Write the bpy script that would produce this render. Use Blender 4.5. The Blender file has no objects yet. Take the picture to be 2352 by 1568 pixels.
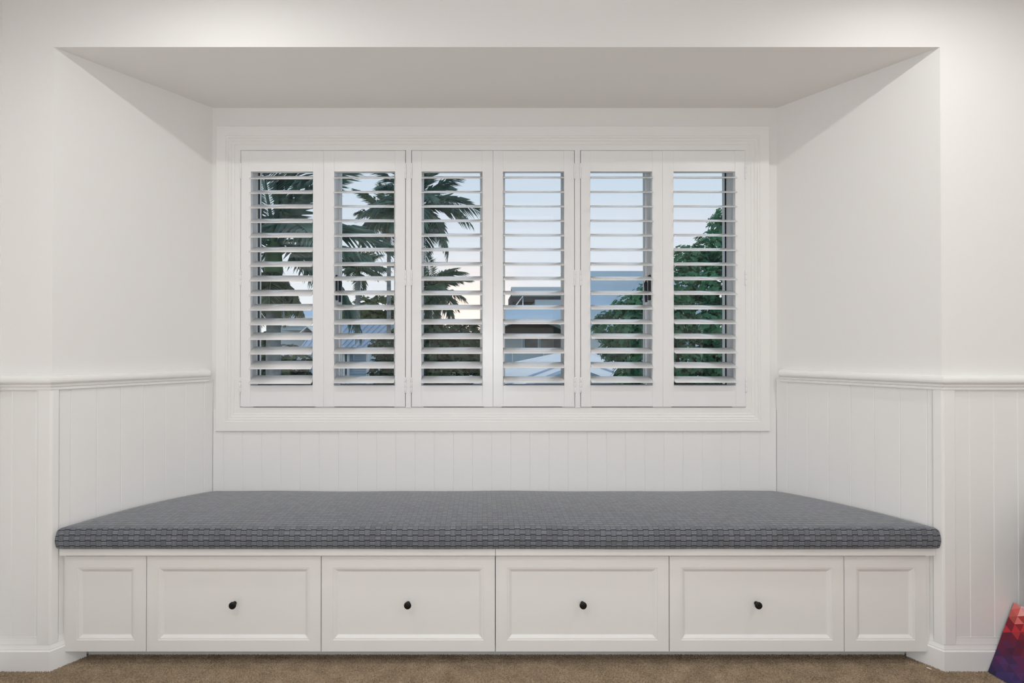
import bpy, bmesh, math, random
import numpy as np
from mathutils import Vector, Matrix, Euler, noise

random.seed(7)
rng = np.random.default_rng(7)
C = bpy.context.scene.collection
SC = bpy.context.scene
PI = math.pi
R = math.radians

# ------------------------------------------------------------------ camera, sky, light, exposure
EYE = 1.226            # camera height above the carpet
FPX = 1300.0           # focal length in pixels of the 2352 px wide frame
PITCH = 0.35
cam_d = bpy.data.cameras.new('camera')
cam = bpy.data.objects.new('camera', cam_d)
C.objects.link(cam)
cam.location = (0, 0, EYE)
cam.rotation_euler = (R(90 + PITCH), 0, 0)
cam_d.sensor_width = 36.0
cam_d.lens = 36.0 * FPX / 2352.0
cam_d.shift_x = 68.0 / 2352.0
cam_d.shift_y = 5.0 / 2352.0
cam_d.clip_start = 0.02
cam_d.clip_end = 4000
SC.camera = cam

SC.view_settings.view_transform = 'Standard'
SC.view_settings.look = 'None'
SC.view_settings.exposure = 0.0
SC.view_settings.gamma = 1.0
SC.view_settings.use_curve_mapping = False
SC.cycles.use_denoising = True
SC.cycles.max_bounces = 14
SC.cycles.diffuse_bounces = 8
SC.cycles.transparent_max_bounces = 16
SC.cycles.sample_clamp_indirect = 6.0

LAMP_W = 9.9           # pair behind, over the camera
LAMP_W_FRONT = 6.9     # pair next to the niche
LAMP_COL = (0.99, 0.985, 0.965)
FILL_POS = (0.08, -0.45, 1.22)     # added fill light behind the camera, not a lamp of the room
FILL_S = 178.0
FILL_COL = (0.935, 1.0, 1.085)
LAMPS = [(x, y) for y in (1.53, 0.16) for x in (-0.95, 1.62)] + [(3.2, 1.0), (3.2, -1.6)]

w = bpy.data.worlds.new('dusk_sky')
SC.world = w
w.use_nodes = True
nt = w.node_tree
nt.nodes.clear()
N = nt.nodes.new
L = nt.links.new
out = N('ShaderNodeOutputWorld'); bg = N('ShaderNodeBackground'); tc = N('ShaderNodeTexCoord')
sep = N('ShaderNodeSeparateXYZ'); L(tc.outputs['Generated'], sep.inputs[0])
ramp = N('ShaderNodeValToRGB')
mr = N('ShaderNodeMapRange'); mr.inputs[1].default_value = -0.1; mr.inputs[2].default_value = 0.9
L(sep.outputs[2], mr.inputs[0]); L(mr.outputs[0], ramp.inputs[0])
stops = [(0.0, (.42, .42, .44)), (0.09, (.80, .74, .68)), (0.115, (.97, .93, .89)), (0.16, (.89, .88, .89)),
         (0.24, (.74, .77, .83)), (0.33, (.64, .71, .80)), (0.42, (.56, .66, .78)), (1.0, (.50, .59, .72))]
els = ramp.color_ramp.elements
while len(els) < len(stops):
    els.new(0.5)
for e, (p, c) in zip(els, stops):
    e.position = p; e.color = (*c, 1)
# soft lavender clouds
mp = N('ShaderNodeMapping'); mp.inputs['Scale'].default_value = (3.0, 3.0, 9.0)
L(tc.outputs['Generated'], mp.inputs[0])
nz = N('ShaderNodeTexNoise'); nz.inputs['Scale'].default_value = 1.7; nz.inputs['Detail'].default_value = 5; nz.inputs['Roughness'].default_value = .55
L(mp.outputs[0], nz.inputs[0])
cr = N('ShaderNodeMapRange'); cr.inputs[1].default_value = .48; cr.inputs[2].default_value = .72; cr.inputs[4].default_value = .55
L(nz.outputs[0], cr.inputs[0])
mx = N('ShaderNodeMix'); mx.data_type = 'RGBA'
L(cr.outputs[0], mx.inputs[0]); L(ramp.outputs[0], mx.inputs[6]); mx.inputs[7].default_value = (.70, .70, .80, 1)
# sunset glow low behind the trees
dp = N('ShaderNodeVectorMath'); dp.operation = 'DOT_PRODUCT'
L(tc.outputs['Generated'], dp.inputs[0]); dp.inputs[1].default_value = Vector((-0.02, 1, 0.060)).normalized()
pw = N('ShaderNodeMath'); pw.operation = 'POWER'; L(dp.outputs['Value'], pw.inputs[0]); pw.inputs[1].default_value = 420
pc = N('ShaderNodeMath'); pc.operation = 'MAXIMUM'; L(pw.outputs[0], pc.inputs[0]); pc.inputs[1].default_value = 0
gl = N('ShaderNodeMix'); gl.data_type = 'RGBA'; gl.blend_type = 'ADD'; gl.clamp_factor = True
L(pc.outputs[0], gl.inputs[0]); L(mx.outputs[2], gl.inputs[6]); gl.inputs[7].default_value = (.50, .16, -.16, 1)
L(gl.outputs[2], bg.inputs[0]); bg.inputs[1].default_value = 1.2
L(bg.outputs[0], out.inputs[0])

# ------------------------------------------------------------------ helpers
def smooth(me):
    me.polygons.foreach_set('use_smooth', [True] * len(me.polygons))


class MB:
    """collects geometry and links it as one mesh object"""
    def __init__(self):
        self.v = []; self.f = []

    def add(self, vs, fs):
        o = len(self.v)
        self.v += [tuple(p) for p in vs]
        self.f += [tuple(i + o for i in f) for f in fs]

    def box(self, x0, x1, y0, y1, z0, z1):
        vs = [(x, y, z) for z in (z0, z1) for y in (y0, y1) for x in (x0, x1)]
        self.add(vs, [(0, 2, 3, 1), (4, 5, 7, 6), (0, 1, 5, 4), (2, 6, 7, 3), (0, 4, 6, 2), (1, 3, 7, 5)])

    def cbox(self, x0, x1, y0, y1, z0, z1, b=0.002):
        """box with chamfered edges"""
        bm = bmesh.new()
        bmesh.ops.create_cube(bm, size=1.0)
        for v in bm.verts:
            v.co = Vector((x0 if v.co.x < 0 else x1, y0 if v.co.y < 0 else y1, z0 if v.co.z < 0 else z1))
        b = min(b, (x1 - x0) * .4, (y1 - y0) * .4, (z1 - z0) * .4)
        bmesh.ops.bevel(bm, geom=bm.edges[:], offset=b, segments=2, affect='EDGES', profile=.6)
        self.add([v.co for v in bm.verts], [])
        o = len(self.v) - len(bm.verts)
        bm.verts.index_update()
        self.f += [tuple(v.index + o for v in f.verts) for f in bm.faces]
        bm.free()

    def prism(self, poly, z0, z1):
        n = len(poly)
        vs = [(x, y, z0) for x, y in poly] + [(x, y, z1) for x, y in poly]
        fs = [tuple(range(n - 1, -1, -1)), tuple(range(n, 2 * n))]
        fs += [(i, (i + 1) % n, n + (i + 1) % n, n + i) for i in range(n)]
        self.add(vs, fs)

    def tube(self, pts, rad, seg=8, caps=True):
        pts = [Vector(p) for p in pts]
        if not isinstance(rad, (list, tuple)):
            rad = [rad] * len(pts)
        vs = []
        up = Vector((0, 0, 1))
        for i, p in enumerate(pts):
            t = (pts[min(i + 1, len(pts) - 1)] - pts[max(i - 1, 0)]).normalized()
            a = t.cross(up if abs(t.z) < .9 else Vector((1, 0, 0))).normalized()
            b = t.cross(a).normalized()
            for k in range(seg):
                q = 2 * PI * k / seg
                vs.append(p + (a * math.cos(q) + b * math.sin(q)) * rad[i])
        fs = []
        for i in range(len(pts) - 1):
            for k in range(seg):
                k2 = (k + 1) % seg
                fs.append((i * seg + k, (i + 1) * seg + k, (i + 1) * seg + k2, i * seg + k2))
        if caps:
            fs.append(tuple(range(seg))); fs.append(tuple(range((len(pts) - 1) * seg + seg - 1, (len(pts) - 1) * seg - 1, -1)))
        self.add(vs, fs)

    def lathe(self, prof, origin=(0, 0, 0), axis='Z', seg=20):
        """prof: list of (radius, along)"""
        vs = []
        for r, h in prof:
            for k in range(seg):
                q = 2 * PI * k / seg
                a, b = r * math.cos(q), r * math.sin(q)
                p = (a, b, h) if axis == 'Z' else (a, -h, b)     # axis '-Y' : along towards the room
                vs.append((p[0] + origin[0], p[1] + origin[1], p[2] + origin[2]))
        fs = []
        n = len(prof)
        for i in range(n - 1):
            for k in range(seg):
                k2 = (k + 1) % seg
                fs.append((i * seg + k, i * seg + k2, (i + 1) * seg + k2, (i + 1) * seg + k))
        fs.append(tuple(range(seg - 1, -1, -1))); fs.append(tuple(range((n - 1) * seg, n * seg)))
        self.add(vs, fs)

    def sweep(self, path, prof):
        """profile (d, z) carried along a plan path; the room lies to the right of the direction of travel"""
        P = [Vector((x, y)) for x, y in path]
        n = len(P)
        mit = []
        for i in range(n):
            ns = []
            for a, b in ((i - 1, i), (i, i + 1)):
                if 0 <= a and b < n:
                    t = (P[b] - P[a]).normalized(); ns.append(Vector((t.y, -t.x)))
            if len(ns) == 1:
                m = ns[0]
            else:
                m = (ns[0] + ns[1]); m = m / m.dot(ns[0])
            mit.append(m)
        k = len(prof)
        vs = []
        for p, m in zip(P, mit):
            for d, z in prof:
                q = p + m * d
                vs.append((q.x, q.y, z))
        fs = []
        for i in range(n - 1):
            for j in range(k):
                j2 = (j + 1) % k
                fs.append((i * k + j, i * k + j2, (i + 1) * k + j2, (i + 1) * k + j))
        fs.append(tuple(range(k - 1, -1, -1))); fs.append(tuple(range((n - 1) * k, n * k)))
        self.add(vs, fs)

    def rings(self, x0, x1, z0, z1, prof, Y, fill=True):
        """nested rectangles in a wall plane: prof = (inset, distance towards the room); last one is filled"""
        vs = []
        for i, d in prof:
            for x, z in ((x0 + i, z0 + i), (x1 - i, z0 + i), (x1 - i, z1 - i), (x0 + i, z1 - i)):
                vs.append((x, Y - d, z))
        fs = []
        for r in range(len(prof) - 1):
            for k in range(4):
                k2 = (k + 1) % 4
                fs.append((r * 4 + k, r * 4 + k2, (r + 1) * 4 + k2, (r + 1) * 4 + k))
        if fill:
            fs.append(tuple(len(vs) - 4 + k for k in range(4)))
        self.add(vs, fs)

    def mesh(self, name, mat=None, sm=False):
        me = bpy.data.meshes.new(name)
        me.from_pydata(self.v, [], self.f)
        if mat:
            me.materials.append(mat)
        if sm:
            smooth(me)
        me.update()
        return me

    def build(self, name, mat, parent=None, sm=False, loc=None):
        return link(name, self.mesh(name, mat, sm), parent, loc)


def link(name, me, parent=None, loc=None, rot=None):
    o = bpy.data.objects.new(name, me)
    C.objects.link(o)
    if parent is not None:
        o.parent = parent
        if loc is None:
            # geometry was written in world coordinates: cancel the parent's own placement
            o.matrix_parent_inverse = world(parent).inverted()
    if loc is not None:
        o.location = loc
    if rot is not None:
        o.rotation_euler = rot
    return o


def world(o):
    m = Matrix.LocRotScale(o.location, o.rotation_euler, o.scale)
    if o.parent:
        m = world(o.parent) @ o.matrix_parent_inverse @ m
    return m


def tag(o, label, cat, group=None):
    o['label'] = label; o['category'] = cat
    if group:
        o['group'] = group
    return o


def thing(name, label, cat, loc=(0, 0, 0), group=None):
    o = bpy.data.objects.new(name, None)
    o.empty_display_size = .1
    C.objects.link(o); o.location = loc
    return tag(o, label, cat, group)


def struct(o, label=None):
    o['kind'] = 'structure'
    if label:
        o['label'] = label
    return o


def mat(name, col, rough=.5, spec=.5, vary=0.0, vscale=20, bump=0.0, bscale=200, metal=0.0, sheen=0.0, coat=0.0, sss=0.0):
    m = bpy.data.materials.new(name); m.use_nodes = True
    t = m.node_tree; b = t.nodes['Principled BSDF']
    b.inputs['Base Color'].default_value = (*col, 1)
    b.inputs['Roughness'].default_value = rough
    b.inputs['Specular IOR Level'].default_value = spec
    b.inputs['Metallic'].default_value = metal
    b.inputs['Sheen Weight'].default_value = sheen
    b.inputs['Coat Weight'].default_value = coat
    if vary or bump:
        co = t.nodes.new('ShaderNodeTexCoord')
    if vary:
        n = t.nodes.new('ShaderNodeTexNoise'); n.inputs['Scale'].default_value = vscale; n.inputs['Detail'].default_value = 4
        t.links.new(co.outputs['Object'], n.inputs['Vector'])
        r = t.nodes.new('ShaderNodeMapRange'); r.inputs[1].default_value = .3; r.inputs[2].default_value = .7
        r.inputs[3].default_value = 1 - vary; r.inputs[4].default_value = 1 + vary
        t.links.new(n.outputs[0], r.inputs[0])
        mm = t.nodes.new('ShaderNodeVectorMath'); mm.operation = 'SCALE'
        mm.inputs[0].default_value = col
        t.links.new(r.outputs[0], mm.inputs['Scale'])
        t.links.new(mm.outputs[0], b.inputs['Base Color'])
    if bump:
        n2 = t.nodes.new('ShaderNodeTexNoise'); n2.inputs['Scale'].default_value = bscale; n2.inputs['Detail'].default_value = 3
        t.links.new(co.outputs['Object'], n2.inputs['Vector'])
        bp = t.nodes.new('ShaderNodeBump'); bp.inputs['Strength'].default_value = bump; bp.inputs['Distance'].default_value = .002
        t.links.new(n2.outputs[0], bp.inputs['Height']); t.links.new(bp.outputs[0], b.inputs['Normal'])
    return m


M = {}
M['wall'] = mat('wall_paint', (.80, .792, .78), .75, .3, bump=.05, bscale=350)
M['trim'] = mat('white_enamel', (.83, .825, .815), .38, .45, bump=.02, bscale=120)
M['board'] = mat('white_wainscot', (.82, .815, .805), .45, .4, bump=.02, bscale=120)
M['cab'] = mat('white_cabinet_paint', (.81, .80, .785), .38, .45)
M['shutter'] = mat('white_shutter_lacquer', (.81, .815, .82), .32, .5)
M['louvre'] = mat('skylit_louvre_gloss', (.93, .935, .94), .22, .6, coat=.4)  # shutter white lightened on the slats, skylight put into the colour
M['frame'] = mat('white_aluminium', (.88, .90, .92), .35, .5)
M['gasket'] = mat('black_gasket', (.02, .022, .026), .6)
M['black'] = mat('matt_black_metal', (.006, .006, .006), .45, .3)
M['handle'] = mat('navy_black_handle', (.012, .016, .03), .4, .4)
M['kick'] = mat('kickboard_paint', (.62, .61, .59), .5)


def glass_mat():
    m = bpy.data.materials.new('window_glass'); m.use_nodes = True
    t = m.node_tree; t.nodes.clear()
    o = t.nodes.new('ShaderNodeOutputMaterial'); mixn = t.nodes.new('ShaderNodeMixShader')
    fr = t.nodes.new('ShaderNodeFresnel'); fr.inputs[0].default_value = 1.5
    tr = t.nodes.new('ShaderNodeBsdfTransparent'); tr.inputs[0].default_value = (.95, .97, .97, 1)
    g = t.nodes.new('ShaderNodeBsdfGlossy'); g.inputs['Roughness'].default_value = 0.0
    t.links.new(fr.outputs[0], mixn.inputs[0]); t.links.new(tr.outputs[0], mixn.inputs[1]); t.links.new(g.outputs[0], mixn.inputs[2])
    t.links.new(mixn.outputs[0], o.inputs[0])
    return m


M['glass'] = glass_mat()


def emit(name, col, s):
    m = bpy.data.materials.new(name); m.use_nodes = True
    b = m.node_tree.nodes['Principled BSDF']
    b.inputs['Base Color'].default_value = (*col, 1)
    b.inputs['Emission Color'].default_value = (*col, 1); b.inputs['Emission Strength'].default_value = s
    return m


def carpet_mat():
    m = bpy.data.materials.new('taupe_carpet'); m.use_nodes = True
    t = m.node_tree; b = t.nodes['Principled BSDF']
    b.inputs['Roughness'].default_value = .95; b.inputs['Specular IOR Level'].default_value = .1
    co = t.nodes.new('ShaderNodeTexCoord')
    n1 = t.nodes.new('ShaderNodeTexNoise'); n1.inputs['Scale'].default_value = 160; n1.inputs['Detail'].default_value = 2
    n2 = t.nodes.new('ShaderNodeTexNoise'); n2.inputs['Scale'].default_value = 14; n2.inputs['Detail'].default_value = 3
    t.links.new(co.outputs['Object'], n1.inputs[0]); t.links.new(co.outputs['Object'], n2.inputs[0])
    ad = t.nodes.new('ShaderNodeMath'); ad.operation = 'MULTIPLY_ADD'; ad.inputs[1].default_value = .45
    t.links.new(n2.outputs[0], ad.inputs[0]); t.links.new(n1.outputs[0], ad.inputs[2])
    r = t.nodes.new('ShaderNodeValToRGB')
    for e, (p, c) in zip(r.color_ramp.elements, ((.5, (.24, .175, .115)), (.95, (.56, .435, .305)))):
        e.position = p; e.color = (*c, 1)
    t.links.new(ad.outputs[0], r.inputs[0]); t.links.new(r.outputs[0], b.inputs['Base Color'])
    bp = t.nodes.new('ShaderNodeBump'); bp.inputs['Strength'].default_value = .8; bp.inputs['Distance'].default_value = .006
    t.links.new(n1.outputs[0], bp.inputs['Height']); t.links.new(bp.outputs[0], b.inputs['Normal'])
    return m


M['carpet'] = carpet_mat()

# ------------------------------------------------------------------ room shell
F = 2.167                       # plane of the wall that holds the niche
B = 2.722                       # back wall of the niche
XL, XR = -1.647, 1.7575         # niche opening
BL, BR = -1.300, 1.4175         # niche back corners
NZ = 2.378                      # niche ceiling
CZ = 2.70                       # room ceiling
RL, RR, RB = -1.845, 3.4, -3.2  # room walls
T = .12

mb = MB(); mb.box(RL - T, RR + T, RB - T, B + .25, -.12, 0)
floor = struct(mb.build('floor', M['carpet']))
mb = MB(); mb.box(RL - T, RR + T, RB - T, F + T, CZ, CZ + .1)
ceiling = struct(mb.build('ceiling', M['wall']))
mb = MB(); mb.box(RL - T, RL, RB - T, F + T, 0, CZ); wall_left = struct(mb.build('wall_left', M['wall']))
mb = MB(); mb.box(RR, RR + T, RB - T, F + T, 0, CZ); struct(mb.build('wall_right', M['wall']))
mb = MB(); mb.box(RL, RR, RB - T, RB, 0, CZ); struct(mb.build('wall_rear', M['wall']))
# front wall pieces; each pier takes in its splayed niche cheek
mb = MB(); mb.prism([(RL, F), (RL, B + .25), (BL, B + .25), (BL, B), (XL, F)][::-1], 0, CZ)
wall_fl = struct(mb.build('wall_front_left', M['wall']))
mb = MB(); mb.prism([(XR, F), (BR, B), (BR, B + .25), (RR, B + .25), (RR, F)][::-1], 0, CZ)
wall_fr = struct(mb.build('wall_front_right', M['wall']))
mb = MB(); mb.prism([(XL, F), (BL, B), (BL, B + .25), (BR, B + .25), (BR, B), (XR, F)][::-1], NZ, CZ)
struct(mb.build('ceiling_niche', M['wall']))
# back wall with the window opening
OX0, OX1, OZ0, OZ1 = -1.161, 1.2605, .9373, 2.171
mb = MB()
mb.box(BL, OX0, B, B + .25, 0, NZ); mb.box(OX1, BR, B, B + .25, 0, NZ)
mb.box(OX0, OX1, B, B + .25, 0, OZ0); mb.box(OX0, OX1, B, B + .25, OZ1, NZ)
wall_back = struct(mb.build('wall_back', M['wall']))

# ------------------------------------------------------------------ wainscot boards, one object each
BW = .0917


def board_mesh(wd, z0, z1, th=.010):
    b = MB()
    c = .0022
    hw = wd / 2
    poly = [(-hw, 0), (-hw, -th + c), (-hw + c, -th), (hw - c, -th), (hw, -th + c), (hw, 0)]
    b.prism(poly, z0, z1)
    return b.mesh('board', M['board'])


def lay_boards(parent, p0, p1, z0, z1, first, gap=0.0):
    """boards along the wall line p0->p1 (room on the right-hand side of travel)"""
    p0, p1 = Vector(p0), Vector(p1)
    t = (p1 - p0); ln = t.length; t.normalize()
    ang = math.atan2(t.y, t.x)
    full = board_mesh(BW, z0, z1)
    edges = [0.0]
    s = first
    while s < ln - .004:
        if s > .004:
            edges.append(s)
        s += BW
    edges.append(ln)
    for a, b in zip(edges, edges[1:]):
        me = full if abs((b - a) - BW) < 1e-4 else board_mesh(b - a, z0, z1)
        c = p0 + t * ((a + b) / 2)
        link('board', me, parent, None)
        o = C.objects[-1]
        o.location = (c.x, c.y, 0); o.rotation_euler = (0, 0, ang)


RZ0, RZ1 = 1.062, 1.119
lay_boards(wall_fl, (RL, F), (XL - .040, F), .118, RZ0 + .01, .055)
lay_boards(wall_fl, (XL + .52 * .02, F + .854 * .02), (BL, B), .118, RZ0 + .01, .040)
lay_boards(wall_fr, (BR, B), (XR - .52 * .02, F + .854 * .02), .118, RZ0 + .01, .0565)
lay_boards(wall_fr, (XR + .036, F), (2.65, F), .118, RZ0 + .01, .061)
lay_boards(wall_left, (RL, 1.25), (RL, F - .01), .118, RZ0 + .01, .02)
lay_boards(wall_back, (BL + .01, B), (BR - .01, B), .45, .93, .05)

# corner stiles
sq = Vector((.52, .854))


def stile(sign, corner, a, b, d):
    """L shaped rounded trim around a niche corner: a = leg on the front wall, b = leg on the cheek"""
    n2 = Vector((.854, -.52)); t2 = Vector((.52, .854))
    m = Vector((d * (1 - .52) / .854, -d))
    pts = [Vector((-a, 0)), Vector((-a, -d + .004)), Vector((-a + .004, -d)), Vector((m.x - .006, -d)),
           m + Vector((-.0015, .0015)) * .8 + Vector((.001, .001)), m + t2 * .006, t2 * (b - .004) + n2 * d, t2 * b + n2 * (d - .004), t2 * b, Vector((0, 0))]
    poly = [(corner[0] + sign * p.x, corner[1] + p.y) for p in pts]
    if sign > 0:
        poly = poly[::-1]
    q = MB(); q.prism(poly, .100, RZ0 + .006)
    return q


struct(stile(1, (XL, F), .043, .020, .0165).build('trim_1', M['trim']))
struct(stile(-1, (XR, F), .040, .026, .0165).build('trim_2', M['trim']))

# chair rail and skirting swept along the walls
rail_prof = [(0, 1.062), (.0165, 1.062), (.0185, 1.0645), (.0185, 1.070), (.0165, 1.0725), (.0185, 1.0745), (.0215, 1.077), (.0215, 1.082),
             (.0195, 1.0845), (.021, 1.087), (.0295, 1.089), (.0325, 1.0935), (.0335, 1.100), (.0325, 1.107), (.029, 1.114), (.023, 1.118), (.014, 1.1195), (0, 1.1195)]
base_prof = [(0, 0), (.0235, 0), (.0235, .0755), (.0195, .0795), (.0195, .0830), (.0190, .0842), (.0172, .0890), (.0152, .0955), (.0150, .0965), (.0150, .1005), (.0146, .1015), (.0128, .1090), (.0112, .1180), (.0108, .1205), (.0108, .1255), (0, .1265)]
for o in (0,):
    lt = [(RL, -3.15), (RL, F), (XL, F)]
    tl = Vector((BL - XL, B - F)); tr = Vector((XR - BR, F - B))
    e = Vector((XL, F)) + tl * ((2.70 - F) / (B - F))
    q = MB(); q.sweep(lt + [tuple(e)], rail_prof); struct(q.build('trim_3', M['trim'], sm=False))
    e = Vector((XL, F)) + tl * ((2.262 - F) / (B - F))
    q = MB(); q.sweep(lt + [tuple(e)], base_prof); struct(q.build('baseboard_left', M['trim']))
    rt = [(XR, F), (RR, F), (RR, -3.15)]
    e = Vector((XR, F)) - tr * ((2.70 - F) / (B - F))
    q = MB(); q.sweep([tuple(e)] + rt, rail_prof); struct(q.build('trim_4', M['trim']))
    e = Vector((XR, F)) - tr * ((2.262 - F) / (B - F))
    q = MB(); q.sweep([tuple(e)] + rt, base_prof); struct(q.build('baseboard_right', M['trim']))

# window casing (architrave)
CW = .112
q = MB()
q.rings(OX0 - CW, OX1 + CW, OZ0 - CW, OZ1 + CW,
        [(0, 0), (0, .020), (.002, .022), (.045, .022), (.047, .0195), (.053, .0195), (.0555, .0205), (.059, .0165), (.066, .0165), (.068, .0172),
         (.073, .0125), (.083, .0125), (.086, .0095), (.110, .0095), (CW, .008), (CW, -.02)], B, fill=False)
struct(q.build('trim_5', M['trim']))

# ------------------------------------------------------------------ window behind the shutters
WY0, WY1 = 2.795, 2.945
GY = 2.92
win = struct(bpy.data.objects.new('window_1', None)); C.objects.link(win); win.location = (0, GY, OZ0)
FT, FB = 2.1316, 1.033
bars = [(OX0, -1.154), (-.802, -.735), (-.437, -.310), (-.006, .110), (.4135, .522), (.8405, .918), (1.2560, OX1)]
q = MB(); q.cbox(OX0, OX1, WY0, WY1, FT, OZ1, .003); q.build('head_frame', M['frame'], win)
q = MB(); q.cbox(OX0, OX1, WY0, WY1, OZ0, FB, .003); q.build('sill_frame', M['frame'], win)
for i, (a, b) in enumerate(bars):
    q = MB()
    if 0 < i < 6:
        q.cbox(a, b, WY0, WY1, FB, FT, .003)
        q.cbox(a - .006, b + .006, GY - .022, WY1 - .002, FB, FT, .002)
        q.build('mullion', M['frame'], win)
    else:
        q.cbox(a, b, GY - .022, WY1, FB, FT, .0015)
        # stepped stop bead on the reveal
        if i == 0:
            q.cbox(a, a + .004, 2.80, GY - .021, FB, FT, .001)
        else:
            q.cbox(b - .004, b, 2.80, GY - .021, FB, FT, .001)
        q.build('jamb', M['frame'], win)
for (a, b), (c, d) in zip(bars, bars[1:]):
    q = MB(); q.box(b, c, GY - .002, GY + .002, FB, FT); q.build('pane', M['glass'], win)
    q = MB()
    for x0, x1 in ((b - .001, b + .0055), (c - .0055, c + .001)):
        q.box(x0, x1, GY - .008, GY - .003, FB, FT)
    q.box(b, c, GY - .008, GY - .003, FB - .001, FB + .003); q.box(b, c, GY - .008, GY - .003, FT - .003, FT + .001)
    q.build('gasket', M['gasket'], win)
for x in (-.7285, .834):
    px = 1108 + x * 456
    q = MB()
    sg = 1 if px < 1000 else -1
    q.cbox(x - .007, x + .007, 2.805, 2.835, 1.46, 1.585, .003)
    q.tube([(x, 2.82, 1.565), (x + sg * .016, 2.82, 1.565), (x + sg * .021, 2.818, 1.545), (x + sg * .019, 2.816, 1.45)], [.008, .008, .008, .006], 8)
    q.build('window_handle', M['handle'], win, sm=False)

# ------------------------------------------------------------------ plantation shutters
SY0, SY1 = 2.704, 2.731
SX = lambda px: (px - 1108) / 480.8
SZT, SZB = 2.1665, .9415
AZT, AZB = 2.067, 1.043
panels = [  # outer left, aperture left, aperture right, outer right, tilt, hinge side
    (552.5, 575, 718, 742.9, 25.0, -1), (743.1, 767, 907, 930.5, 19.5, 1),
    (945.5, 968, 1108, 1132.3, 19.5, -1), (1132.6, 1155.5, 1296, 1319.5, 16.8, 1),
    (1334.5, 1356.5, 1499, 1522.4, 17.0, -1), (1522.6, 1548, 1690, 1712.5, 16.8, 1)]
names = ['leftmost white louvred shutter panel, hung on the left casing with the steepest slats',
         'second louvred shutter panel from the left, beside the left mullion post',
         'third louvred shutter panel, hinged on the left post with palm fronds behind',
         'fourth louvred shutter panel, hinged on the right post with open sky behind',
         'fifth louvred shutter panel, right of the right post, blue wall behind',
         'rightmost white louvred shutter panel, covering the dense green tree']
def blade_mesh(ln):
    b = MB(); n = 20; A, Bq = .0445, .0047
    vs = []
    for x in (-ln / 2, ln / 2):
        for k in range(n):
            t = 2 * PI * k / n
            vs.append((x, A * math.cos(t), Bq * math.sin(t) * (1 if abs(math.cos(t)) < .97 else .9)))
    fs = [(k, (k + 1) % n, n + (k + 1) % n, n + k) for k in range(n)]
    fs += [tuple(range(n - 1, -1, -1)), tuple(range(n, 2 * n))]
    b.add(vs, fs)
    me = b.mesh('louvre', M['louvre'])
    for p in me.polygons:
        p.use_smooth = len(p.vertices) == 4
    return me


hinge_b = MB(); hinge_b.lathe([(.0036, -.037), (.0045, -.036), (.0045, -.0125), (.0040, -.012), (.0045, -.0115), (.0045, .0115), (.0040, .012), (.0045, .0125), (.0045, .036), (.0036, .037)], seg=12)
hinge_me = hinge_b.mesh('hinge', M['shutter'], True)
for (o0, a0, a1, o1, tilt, hs), lab in zip(panels, names):
    x0, x1, xa, xb = SX(o0), SX(o1), SX(a0), SX(a1)
    sh = thing('shutter', lab, 'shutter', ((x0 + x1) / 2, (SY0 + SY1) / 2, SZB), 'louvred shutter panels of the window')
    for a, b in ((x0, xa), (xb, x1)):
        q = MB(); q.cbox(a, b, SY0, SY1, SZB, SZT, .0012); q.build('stile', M['shutter'], sh)
    q = MB(); q.cbox(xa, xb, SY0 + .0008, SY1 - .001, AZT, SZT, .0012); q.build('rail', M['shutter'], sh)
    q = MB(); q.cbox(xa, xb, SY0 + .0008, SY1 - .001, SZB, AZB, .0012); q.build('rail', M['shutter'], sh)
    bm_ = blade_mesh(xb - xa - .003)
    for k in range(15):
        z = 2.041 - .0693 * k
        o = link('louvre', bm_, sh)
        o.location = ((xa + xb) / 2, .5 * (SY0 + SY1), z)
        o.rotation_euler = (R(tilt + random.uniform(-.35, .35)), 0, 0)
    for py in (392, 638, 884):
        o = link('hinge', hinge_me, sh)
        o.location = (x0 - .0012 if hs < 0 else x1 + .0012, SY0 - .002, EYE + (797 - py) / 481)
# posts between the panel pairs
for a, b in ((931.7, 944.3), (1320.7, 1333.3)):
    q = MB(); q.cbox(SX(a), SX(b), SY0 + .0006, SY1 + .01, OZ0, OZ1, .0015)
    struct(q.build('trim_6' if a < 1000 else 'trim_7', M['shutter']))
# stop strips that close the gaps behind the panels
q = MB()
q.box(OX0, OX0 + .02, SY1 + .004, SY1 + .02, OZ0, OZ1); q.box(OX1 - .02, OX1, SY1 + .004, SY1 + .02, OZ0, OZ1)
q.box(OX0, OX1, SY1 + .004, SY1 + .02, OZ1 - .02, OZ1)
for a, b in ((552, 578), (722, 766), (905, 972), (1112, 1152), (1292, 1360), (1502, 1545), (1685, 1713)):
    q.box(SX(a), SX(b), SY1 - .01, SY1 + .02, OZ0, OZ0 + .02 if False else SZB - .0004)
struct(q.build('trim_8', M['trim']))

# ------------------------------------------------------------------ storage bench (two units)
DY = 2.185


def dx(px):
    return (px - 1108) / 595.0


def cheek_l(y, d=.013):
    return XL + d * .562 + (y - (F - d)) * (BL - XL) / (B - F)


def cheek_r(y, d=.013):
    return XR - d * .562 - (y - (F - d)) * (XR - BR) / (B - F)


CXM = dx(1137.6)
front_prof = [(0, -.018), (0, -.0012), (.0012, 0), (.0440, 0), (.0450, -.0022), (.0505, -.0028), (.0520, -.0035), (.0610, -.0095), (.0625, -.0100)]
end_prof = [(0, -.018), (0, -.0012), (.0012, 0), (.0440, 0), (.0450, -.0022), (.0505, -.0028), (.0520, -.0035), (.0610, -.0095), (.0625, -.0100)]
DZ0, DZ1 = .0545, .4205


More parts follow.
